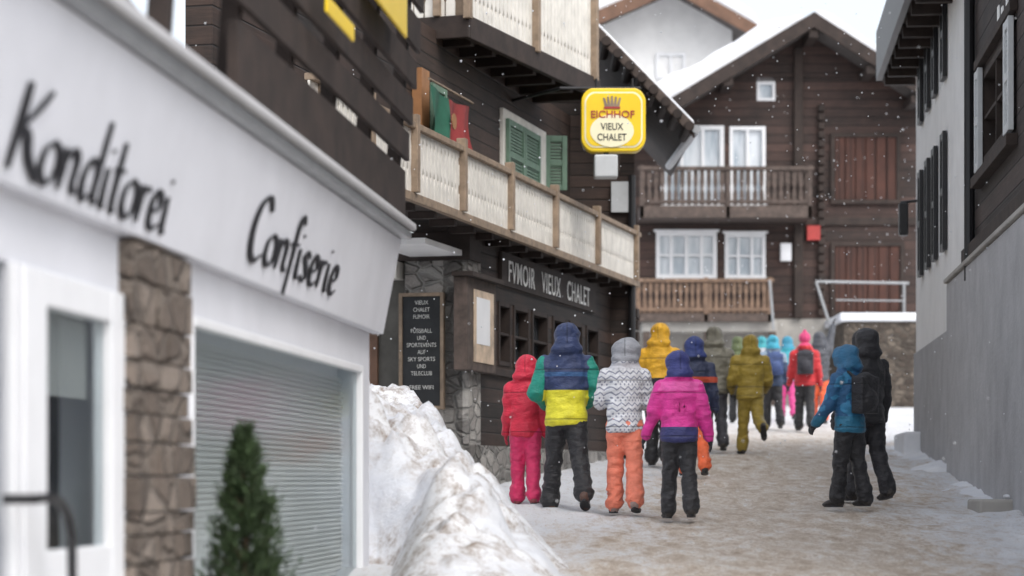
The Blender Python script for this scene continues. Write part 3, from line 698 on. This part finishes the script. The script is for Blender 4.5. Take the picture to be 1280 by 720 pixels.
# ------------------------------------------------------------------ people
def fabric(name,base,zones=(),rough=.55,pattern=None,quilt=0):
    m,nt,b=newmat(name)
    at=N(nt,'ShaderNodeAttribute',attribute_name='rz'); aa=N(nt,'ShaderNodeAttribute',attribute_name='arm')
    oc=N(nt,'ShaderNodeTexCoord').outputs['Object']
    col=base
    sx=N(nt,'ShaderNodeSeparateXYZ'); L(nt,oc,sx.inputs[0])
    if pattern:
        zz=mathn(nt,'MULTIPLY',at.outputs['Fac'],34); bandf=mathn(nt,'FRACT',zz); bi=mathn(nt,'MODULO',mathn(nt,'FLOOR',zz),3)
        ang=mathn(nt,'ADD',sx.outputs[0],mathn(nt,'MULTIPLY',sx.outputs[1],.6))
        zig=mathn(nt,'PINGPONG',mathn(nt,'MULTIPLY',ang,34),1)
        df=mathn(nt,'ABSOLUTE',mathn(nt,'SUBTRACT',bandf,mathn(nt,'ADD',mathn(nt,'MULTIPLY',zig,.6),.2)))
        p1=mathn(nt,'LESS_THAN',df,.15)
        dots=mathn(nt,'GREATER_THAN',mathn(nt,'MULTIPLY',mathn(nt,'SINE',mathn(nt,'MULTIPLY',ang,190)),mathn(nt,'SINE',mathn(nt,'MULTIPLY',bandf,6.28))),.35)
        sel=mathn(nt,'GREATER_THAN',bi,.5)
        pf=mathn(nt,'ADD',mathn(nt,'MULTIPLY',p1,sel),mathn(nt,'MULTIPLY',dots,mathn(nt,'SUBTRACT',1,sel)))
        col=mixc(nt,mathn(nt,'MULTIPLY',pf,.85),base,pattern)
    for kind,val,c in zones:
        if kind=='z>': f=mathn(nt,'GREATER_THAN',at.outputs['Fac'],val)
        elif kind=='z<': f=mathn(nt,'LESS_THAN',at.outputs['Fac'],val)
        elif kind=='arm': f=mathn(nt,'GREATER_THAN',aa.outputs['Fac'],val)
        elif kind=='band': f=mathn(nt,'MULTIPLY',mathn(nt,'GREATER_THAN',at.outputs['Fac'],val[0]),mathn(nt,'LESS_THAN',at.outputs['Fac'],val[1]))
        elif kind=='spots': f=mathn(nt,'GREATER_THAN',noisen(nt,oc,val,2),.56)
        col=mixc(nt,f,col,c)
    n=noisen(nt,oc,9,5); v=ramp(nt,n,[(.3,(.70,)*3),(.7,(1.05,)*3)])
    out=mixc(nt,1.0,col,v.outputs[0],'MULTIPLY')
    rz=at.outputs['Fac']
    sm_=mathn(nt,'ABSOLUTE',mathn(nt,'SUBTRACT',rz,.735))
    hood=mathn(nt,'ADD',mathn(nt,'ABSOLUTE',sx.outputs[0]),mathn(nt,'LESS_THAN',rz,.87))
    seam=mathn(nt,'MINIMUM',mathn(nt,'MINIMUM',sm_,hood),mathn(nt,'ABSOLUTE',mathn(nt,'SUBTRACT',rz,.48)))
    sf=ramp(nt,seam,[(.0,(.45,)*3),(.006,(1,)*3)])
    out=mixc(nt,1.0,out,sf.outputs[0],'MULTIPLY')
    L(nt,out,b.inputs['Base Color'])
    b.inputs['Roughness'].default_value=rough; b.inputs['Sheen Weight'].default_value=.1
    h=mathn(nt,'ADD',noisen(nt,mapping(nt,oc,(6,6,12)),1.5,5),mathn(nt,'MULTIPLY',noisen(nt,oc,120,2),.12))
    h=mathn(nt,'ADD',h,mathn(nt,'MULTIPLY',sf.outputs[0],.25))
    bump(nt,b,h,.8,.035); return m
SKIN=m_plain('skin',(.55,.32,.24),.5,.08,10,.05); HAIR=m_plain('hair',(.08,.045,.025),.6,.4,30,.3); EYE_M=m_plain('eye',(.02,.015,.012),.2,.1,5,0); LIP=m_plain('lips',(.4,.12,.10),.5,.1,5,0)
def blob(bm,c,r,rot=None,sub=2):
    M_=Matrix.Translation(c)@(rot.to_matrix().to_4x4() if rot else Matrix.Identity(4))@Matrix.Diagonal((*((r,r,r) if isinstance(r,(int,float)) else r),1))
    bmesh.ops.create_icosphere(bm,subdivisions=sub,radius=1,matrix=M_)
def cone(bm,p0,p1,r0,r1,seg=14):
    p0=Vector(p0);p1=Vector(p1); d=p1-p0; q=d.to_track_quat('Z','Y')
    bmesh.ops.create_cone(bm,cap_ends=True,segments=seg,radius1=r0,radius2=r1,depth=d.length,matrix=Matrix.Translation((p0+p1)/2)@q.to_matrix().to_4x4())
def chain(bm,pts,rad,seg=14,sub=2):
    for i,(p,r) in enumerate(zip(pts,rad)):
        blob(bm,p,r,sub=sub)
        if i: cone(bm,pts[i-1],p,rad[i-1],r,seg)
def loft(bm,rings,seg=20):
    vs=[]
    for (c,rx,ry) in rings:
        vs.append([bm.verts.new((c[0]+rx*math.cos(t*2*math.pi/seg),c[1]+ry*math.sin(t*2*math.pi/seg),c[2])) for t in range(seg)])
    for a,b_ in zip(vs,vs[1:]):
        for i in range(seg): bm.faces.new((a[i],a[(i+1)%seg],b_[(i+1)%seg],b_[i]))
    bm.faces.new(vs[0][::-1]); bm.faces.new(vs[-1])
def remesh(bm,vox,smooth,name):
    me=bpy.data.meshes.new('tmp'); bm.to_mesh(me); bm.free()
    o=bpy.data.objects.new('tmp',me)
    r=o.modifiers.new('r','REMESH'); r.mode='VOXEL'; r.voxel_size=vox
    if smooth: s=o.modifiers.new('s','SMOOTH'); s.factor=.5; s.iterations=smooth
    out=evalmesh(o); out.name=name; return out
def segd(p,a,b_):
    ab=b_-a; t=max(0,min(1,(p-a).dot(ab)/ab.length_squared)); return (p-(a+ab*t)).length
def fold(p,sc):
    n=noise.noise(Vector((p.x*sc*.9+p.z*3.2,p.y*sc*.9,p.z*sc*1.6-p.x*4.0)))
    return .5-abs(n)*2.4
def person(name,px,Y,H,yaw,jmat,pmat,boot,glove,legs=((.16,.08),(-.14,.25)),arms=((.1,.15,.25,0),(-.1,.15,.25,0)),lean=.04,puff=1.0,head='hood',hatmat=None,pack=None,splay=.006,skirt=0,x=None,tilt=(0,0)):
    x=(px-640)/FP*Y if x is None else x
    e=empty(name,(x,Y,gz(x,Y)+.006),yaw)
    seed=Vector((px*.37,Y,0)); vox=.0115*max(1,Y/24)
    hipz=.50; J=[]
    for side,(a,bd) in zip((-1,1),legs):
        hip=Vector((side*.046,0,hipz)); kn=hip+Vector((side*splay,math.sin(a)*.235,-math.cos(a)*.235)); an=kn+Vector((side*splay,math.sin(a-bd)*.22,-math.cos(a-bd)*.22))
        J.append((hip,kn,an,a-bd))
    low=min(j[2].z-(.045 if j[3]>-.25 else .075) for j in J)
    for j in J:
        for v in j[:3]: v.z-=low
    zoff=-low
    Rm=Matrix.Rotation(-lean,4,'X'); piv=Vector((0,0,.5+zoff))
    T=lambda v: (Rm@(Vector(v)+Vector((0,0,zoff))-piv))+piv
    bm=bmesh.new()
    loft(bm,[((0,-.004,.43+zoff),.085,.06),((0,-.006,.47+zoff),.098,.078),((0,0,.55+zoff),.09,.068),((0,0,.58+zoff),.07,.05)])
    for (hip,kn,an,_) in J:
        d=(an-kn).normalized()
        chain(bm,[hip+Vector((0,-.006,-.01)),hip.lerp(kn,.5),kn,kn.lerp(an,.5),an+d*-.012],[.060,.055,.047,.046,.052])
    for v in bm.verts: v.co*=H
    me=remesh(bm,vox,4,'trousers'); 
    for v in me.vertices:
        p=v.co+seed; zz=v.co.z/H-zoff
        amp=.007+.010*max(0,1-abs(zz-.10)/.1)+.006*max(0,1-abs(zz-.27)/.07)
        v.co+=v.normal*(amp*fold(p,7)+.005*noise.noise(p*30))
    finish_part(me,'trousers',e,pmat,H,zoff,[])
    for (hip,kn,an,pit),sd in zip(J,(-1,1)):
        bm=bmesh.new(); pt_=min(0,pit+.25)*1.2 if pit<-.25 else 0
        Rf=Matrix.Rotation(pt_,4,'X')@Matrix.Rotation(-sd*.12,4,'Z'); o_=an
        q=lambda v: o_+(Rf@Vector(v))
        chain(bm,[o_+Vector((0,0,.015)),q((0,-.018,-.018)),q((0,.03,-.018)),q((0,.075,-.026))],[.034,.027,.027,.02],12)
        blob(bm,q((0,.08,-.030)),(.028,.03,.015)); 
        for v in bm.verts: v.co*=H
        me=remesh(bm,vox*.7,3,'boot'); finish_part(me,'boot',e,boot,H,zoff,[])
        bm=bmesh.new(); pts=[]
        for t in range(20):
            an_=t/20*6.283; yy=.03+.068*math.sin(an_); xx=(.027 if yy>.03 else .023)*math.cos(an_); pts.append((xx,yy))
        lo=[bm.verts.new(q((a_,c_,-.045))*H) for a_,c_ in pts]; hi=[bm.verts.new(q((a_*1.02,c_,-.030))*H) for a_,c_ in pts]
        bm.faces.new(lo[::-1]); bm.faces.new(hi)
        for i in range(20): bm.faces.new((lo[i],lo[(i+1)%20],hi[(i+1)%20],hi[i]))
        me=bpy.data.meshes.new('boot_sole'); bm.to_mesh(me); bm.free(); link(me,'boot_sole',e,[M['black']])
    bm=bmesh.new(); P_=puff
    hem=.445-skirt
    loft(bm,[(T((0,-.004,hem)),.100*P_,.078*P_),(T((0,-.004,hem+.025)),.110*P_,.087*P_),(T((0,-.004,hem+.06)),.106*P_,.083*P_),(T((0,0,.56)),.099*P_,.078*P_),(T((0,0,.62)),.104*P_,.081*P_),(T((0,0,.70)),.112*P_,.084*P_),(T((0,-.004,.75)),.112*P_,.080*P_),(T((0,-.004,.79)),.101,.070),(T((0,-.004,.825)),.082,.060),(T((0,.0,.86)),.062,.056)],24)
    A_=[]
    for side,(sw,ab,be,inw) in zip((-1,1),arms):
        sh=T((side*.107*P_,-.004,.768)); 
        d1=Vector((side*math.sin(ab)*math.cos(sw*.5),math.sin(sw)*math.cos(ab),-math.cos(sw)*math.cos(ab))).normalized(); el=sh+d1*.162
        d2=Vector((side*math.sin(ab-inw),math.sin(sw+be),-math.cos(sw+be))).normalized(); wr=el+d2*.145
        A_.append((sh,el,wr,d2)); chain(bm,[sh,sh.lerp(el,.5),el,el.lerp(wr,.5),wr],[.045*P_,.044*P_,.041*P_,.038*P_,.031])
    # the head may turn or nod: side shift and forward shift of the skull
    hc=T((tilt[0],tilt[1],.915-abs(tilt[0])*.3-abs(tilt[1])*.4))
    hs=.95 if H>1.5 else 1.0
    if head=='hood':
        blob(bm,hc+Vector((0,-.014,0)),(.073*hs,.074*hs,.077*hs),sub=3); blob(bm,T((tilt[0]*.5,-.028,.872)),(.074*hs,.062,.045)); blob(bm,T((0,-.040,.842)),(.088,.052,.040)); blob(bm,hc+Vector((0,-.050,.026)),(.042,.045,.042))
        bmesh.ops.create_cone(bm,cap_ends=True,segments=20,radius1=.066*hs,radius2=.058*hs,depth=.05,matrix=Matrix.Translation(hc+Vector((0,.035,-.002)))@Matrix.Rotation(-math.pi/2,4,'X')@Matrix.Diagonal((1,1.12,1,1)))
    elif head=='pomhood':
        blob(bm,hc+Vector((0,-.012,-.002)),(.084,.078,.078),sub=3); blob(bm,T((0,-.03,.852)),(.082,.058,.042))
    else:
        blob(bm,T((0,-.025,.855)),(.065,.055,.035)); blob(bm,T((0,-.055,.83)),(.07,.04,.045))
    for v in bm.verts: v.co*=H
    me=remesh(bm,vox,4,'jacket')
    for v in me.vertices:
        p=v.co+seed; z=v.co.z/H-zoff
        amp=.009+.007*max(0,1-abs(z-.60)/.1)
        if z>.85: amp=.006
        k=amp*fold(p,5.2)+.007*noise.noise(Vector((p.x*9,p.y*9,p.z*12)))+.004*noise.noise(p*26)
        v.co+=v.normal*k
    finish_part(me,'jacket',e,jmat,H,zoff,[(a_[0],a_[1],a_[2]) for a_ in A_],puff)
    for (sh,el,wr,d),sd in zip(A_,(-1,1)):
        bm=bmesh.new(); fwd=Vector((0,1,0)); fwd=(fwd-d*fwd.dot(d)).normalized() if abs(d.y)<.95 else Vector((0,0,1))
        lat=d.cross(fwd).normalized()
        Mx=Matrix((fwd,lat,d)).transposed()
        blob(bm,wr+d*.028,(.022,.014,.030),Mx.to_quaternion())
        cone(bm,wr-d*.012,wr+d*.01,.027,.025)
        for i,(o,l) in enumerate(((-.0165,.030),(-.0055,.036),(.0055,.038),(.0165,.033))):
            b0=wr+d*.046+fwd*o; b1=b0+d*l*.55+lat*-sd*.004; b2=b1+d*l*.42-lat*sd*.010
            chain(bm,[b0,b1,b2],[.0066,.0062,.0052],8,1)
        t0=wr+d*.016+fwd*.016; t1=t0+fwd*.014+d*.016; t2=t1+d*.018; chain(bm,[t0,t1,t2],[.0075,.007,.006],8,1)
        for v in bm.verts: v.co*=H
        me=remesh(bm,.0045 if Y<25 else .008,1,'glove'); finish_part(me,'glove',e,glove,H,zoff,[])
    bm=bmesh.new(); hf=hc+Vector((0,.020,-.002))
    blob(bm,hf,(.050,.056,.064),sub=3); blob(bm,hf+Vector((0,.012,-.035)),(.036,.038,.032)); blob(bm,hf+Vector((0,.054,-.008)),(.007,.011,.012)); cone(bm,T((0,.005,.84)),hf+Vector((0,-.005,-.03)),.03,.03)
    for sd in (-1,1): blob(bm,hf+Vector((sd*.05,-.004,-.008)),(.006,.011,.016))
    for v in bm.verts: v.co*=H
    me=remesh(bm,.008,2,'head'); ho=link(me,'head',e,[SKIN]); me.polygons.foreach_set('use_smooth',[True]*len(me.polygons))
    bm=bmesh.new()
    for sd in (-1,1): blob(bm,(hf+Vector((sd*.019,.050,.004)))*H,.006*H)
    me=bpy.data.meshes.new('eyes'); bm.to_mesh(me); bm.free(); link(me,'eyes',e,[EYE_M])
    bm=bmesh.new(); blob(bm,(hf+Vector((0,.050,-.033)))*H,(.014*H,.005*H,.004*H)); me=bpy.data.meshes.new('mouth'); bm.to_mesh(me); bm.free(); link(me,'mouth',e,[LIP])
    bm=bmesh.new(); blob(bm,(hf+Vector((0,-.006,.012)))*H,(.053*H,.056*H,.053*H),sub=3); me=bpy.data.meshes.new('hair'); bm.to_mesh(me); bm.free(); me.polygons.foreach_set('use_smooth',[True]*len(me.polygons)); link(me,'hair',e,[HAIR])
    if head=='beanie':
        bm=bmesh.new(); blob(bm,hf+Vector((0,-.008,.018)),(.060,.064,.062),sub=3); blob(bm,hf+Vector((0,-.01,.085)),.02)
        for v in bm.verts: v.co*=H
        me=remesh(bm,.008,2,'beanie'); finish_part(me,'beanie',e,hatmat,H,zoff,[])
    if pack:
        bm=bmesh.new(); c=T((0,-.125*P_,.665))
        bmesh.ops.create_cube(bm,size=1,matrix=Matrix.Translation(c)@Matrix.Diagonal((.16,.09,.22,1)))
        blob(bm,c+Vector((0,0,.09)),(.08,.05,.05)); blob(bm,c+Vector((0,-.045,-.03)),(.06,.03,.065))
        for sd in (-1,1):
            chain(bm,[c+Vector((sd*.05,.03,.1)),T((sd*.06,-.03,.825)),T((sd*.065,.055,.79)),T((sd*.07,.098,.70))],[.011]*4,8,1)
        for v in bm.verts: v.co*=H
        me=remesh(bm,.010,4,'backpack'); finish_part(me,'backpack',e,pack,H,zoff,[])
    return e
def finish_part(me,name,e,mat,H,zoff,arms,puff=1):
    n=len(me.vertices); rz=[0.0]*n; ar=[-1.0]*n
    for i,v in enumerate(me.vertices):
        p=v.co/H; rz[i]=p.z-zoff
        if arms:
            da=min(min(segd(p,a,b_),segd(p,b_,c)) for a,b_,c in arms)/.045
            dt=math.sqrt((p.x/(.112*puff))**2+(p.y/(.08*puff))**2)
            ar[i]=dt-da
    me.attributes.new('rz','FLOAT','POINT').data.foreach_set('value',rz)
    me.attributes.new('arm','FLOAT','POINT').data.foreach_set('value',ar)
    me.polygons.foreach_set('use_smooth',[True]*len(me.polygons)); me.materials.clear()
    return link(me,name,e,[mat])
navy=(.018,.035,.11); blk=(.012,.012,.015)
fb=lambda n,c,z=(),**k: fabric(n,c,z,**k)
BL=fb('black_trousers',blk); GB=fb('black_glove',(.015,.015,.02)); DB=fb('dark_boot',(.03,.025,.022)); BRB=fb('brown_boot',(.10,.05,.035)); 
WB=fb('pale_boot',(.28,.2,.18)); 
person('child_in_crimson_jacket',657,20.3,1.29,-.08,fb('crimson_jacket',(.62,.014,.05)),fb('pink_trousers',(.64,.022,.12)),fb('pinkboot',(.25,.05,.06)),fb('crimson_glove',(.5,.02,.05)),legs=((.10,.02),(-.12,.16)),arms=((.12,.10,.3,0),(-.05,.12,.15,0)),puff=.96,tilt=(.006,.008))
person('person_in_yellow_navy_jacket',708,19.9,1.60,.03,fb('colour_block_jacket',(.76,.70,.03),[('z>',.63,navy),('band',(.70,.722),(.03,.10,.25)),('arm',.12,(.0,.23,.17)),('z>',.815,navy)]),BL,BRB,GB,legs=((.16,.05),(-.26,.34)),arms=((-.1,.32,1.2,.8),(-.1,.28,1.2,.8)),splay=.018,puff=1.02,lean=.03,tilt=(.004,.01))
person('person_in_patterned_jacket',781,19.5,1.46,-.06,fb('nordic_jacket',(.74,.75,.78),[('band',(.80,.83),(.62,.62,.66)),('z>',.84,(.30,.31,.34))],pattern=(.20,.22,.30)),fb('coral_trousers',(.84,.23,.14)),WB,GB,legs=((.14,.05),(-.16,.26)),arms=((.2,.20,1.6,.7),(.15,.16,1.5,.7)),head='pomhood',puff=.97,lean=.07,tilt=(.008,.014))
person('child_in_magenta_jacket',849,18.8,1.33,.05,fb('magenta_jacket',(.74,.035,.32),[('band',(.745,.80),(.78,.10,.40)),('z<',.535,(.03,.035,.15)),('arm',.12,(.74,.035,.32)),('z>',.825,(.03,.04,.19))]),fb('black_ski_trousers',(.016,.016,.02)),DB,GB,legs=((.10,.04),(-.14,.18)),arms=((.1,.24,.35,-.05),(-.12,.20,.3,-.05)),puff=1.03,tilt=(-.008,.008))
person('person_in_orange_yellow_jacket',824,27.5,1.66,-.2,fb('amber_jacket',(.78,.42,.02),[('z<',.60,(.02,.02,.03))]),BL,DB,GB,tilt=(.006,0))
person('person_in_navy_jacket',868,25.3,1.48,.05,fb('navy_jacket',(.015,.025,.07),[('band',(.66,.70),(.5,.06,.02)),('z>',.84,(.02,.04,.18))]),fb('orange_trousers',(.82,.14,.04)),DB,GB)
person('person_in_olive_grey_jacket',893,31.5,1.66,.0,fb('sage_jacket',(.20,.19,.15)),fb('dark_trousers',(.03,.03,.04)),DB,GB,puff=1.05,lean=.06)
person('person_in_mustard_suit',938,31.2,1.57,.05,fb('mustard_jacket',(.35,.25,.03),[('band',(.545,.56),(.2,.14,.02))]),fb('mustard_trousers',(.32,.23,.03)),DB,GB,legs=((.15,.05),(-.35,.9)),arms=((.1,.22,.8,.3),(.1,.22,.8,.3)),puff=1.08)
person('person_in_blue_grey_jacket',966,40.5,1.60,.1,fb('teal_jacket',(.03,.06,.13),[('z>',.70,(.25,.33,.42)),('z>',.84,(.05,.40,.55))]),BL,DB,GB,pack=fb('blue_pack',(.04,.08,.22)))
person('person_in_red_jacket',1006,39.6,1.64,-.08,fb('red_jacket',(.58,.022,.03),[('z>',.85,(.70,.045,.16))]),BL,DB,GB,pack=fb('black_pack',(.02,.02,.03)),head='beanie',hatmat=fb('pink_beanie',(.70,.055,.2)))
person('person_in_orange_trousers',1024,43,1.68,-.15,fb('slate_jacket',(.07,.075,.09)),fb('orange_ski_trousers',(.82,.13,.04)),DB,GB,arms=((.1,.2,.3,0),(2.7,.2,.2,0)))
person('person_in_turquoise_jacket',984,46,1.62,.1,fb('turquoise_jacket',(.04,.37,.46),[('z>',.84,(.04,.28,.42))]),fb('pink_ski_trousers',(.65,.055,.25)),DB,GB)
person('person_in_white_jacket',952,47,1.62,-.1,fb('pale_jacket',(.6,.62,.66),[('z>',.84,(.04,.33,.38))]),fb('pink2_trousers',(.6,.045,.2)),DB,GB)
person('person_in_green_jacket',922,44,1.6,-.1,fb('dkgreen_jacket',(.10,.13,.05)),BL,DB,GB)
person('child_in_blue_jacket',1062,20.0,1.38,.75,fb('blue_camo_jacket',(.012,.10,.24),[('spots',7,(.03,.21,.40)),('z<',.545,(.015,.16,.28)),('z>',.835,(.02,.14,.28))]),BL,DB,GB,pack=fb('school_pack',(.012,.012,.016)),legs=((.12,.05),(-.1,.15)),arms=((.28,.14,.45,.1),(.1,.1,.4,0)),puff=1.0,tilt=(-.004,.012))
person('person_in_black_jacket',1084,21.0,1.53,.5,fb('black_jacket',(.014,.014,.018)),fb('black_trousers_b',(.012,.012,.016)),DB,GB,arms=((.1,.13,.4,0),(.0,.13,.3,0)),legs=((.14,.05),(-.15,.22)))

# ------------------------------------------------------------------ falling snow
V=[];Fc=[]
for i in range(3200):
    y=12+R()*40; x=(R()*1.3-.65)*y*.43; z=.0533*y+R()*6.5
    r=(.005+.006*R()*R())*(y/20)**.35; q=len(V)
    V+=[(x+r,y,z),(x-r,y,z),(x,y+r,z),(x,y-r,z),(x,y,z+r),(x,y,z-r)]
    Fc+=[tuple(q+k for k in t) for t in ((0,2,4),(2,1,4),(1,3,4),(3,0,4),(2,0,5),(1,2,5),(3,1,5),(0,3,5))]
me=bpy.data.meshes.new('falling_snow'); me.from_pydata(V,[],Fc); link(me,'falling_snow',None,[M['snow']])

# ------------------------------------------------------------------ light, world, camera
w=bpy.data.worlds.new('World'); SC.world=w; w.use_nodes=True; nt=w.node_tree; bg=nt.nodes['Background']
sky=N(nt,'ShaderNodeTexSky',sky_type='NISHITA'); sky.sun_disc=False; sky.sun_elevation=math.radians(50); sky.sun_rotation=math.radians(150)
sky.dust_density=4; sky.air_density=1.0; sky.ozone_density=1.0
hs=N(nt,'ShaderNodeHueSaturation'); hs.inputs['Saturation'].default_value=.34; hs.inputs['Value'].default_value=1.95
L(nt,sky.outputs[0],hs.inputs['Color']); L(nt,hs.outputs[0],bg.inputs[0]); bg.inputs[1].default_value=.15
sd=bpy.data.lights.new('sun','SUN'); sd.energy=.5; sd.angle=math.radians(30); sd.color=(1,.99,.97)
so=bpy.data.objects.new('sun',sd); SC.collection.objects.link(so)
el,az=math.radians(50),math.radians(150)
dirv=Vector((math.sin(az)*math.cos(el),math.cos(az)*math.cos(el),math.sin(el)))
so.rotation_euler=dirv.to_track_quat('Z','Y').to_euler(); so.location=(10,-10,20)
cam=bpy.data.cameras.new('camera'); co=bpy.data.objects.new('camera',cam); SC.collection.objects.link(co)
co.location=(0,0,EYE); co.rotation_euler=(math.pi/2,0,0); cam.lens=85; cam.sensor_width=36; cam.shift_y=(HY-360)/1280; cam.clip_start=.1; cam.clip_end=2000
cam.dof.use_dof=True; cam.dof.focus_distance=20.5; cam.dof.aperture_fstop=1.9
SC.camera=co
bpy.data.scenes.remove(TS)
SC.view_settings.view_transform='Standard'; SC.view_settings.look='None'; SC.view_settings.exposure=0
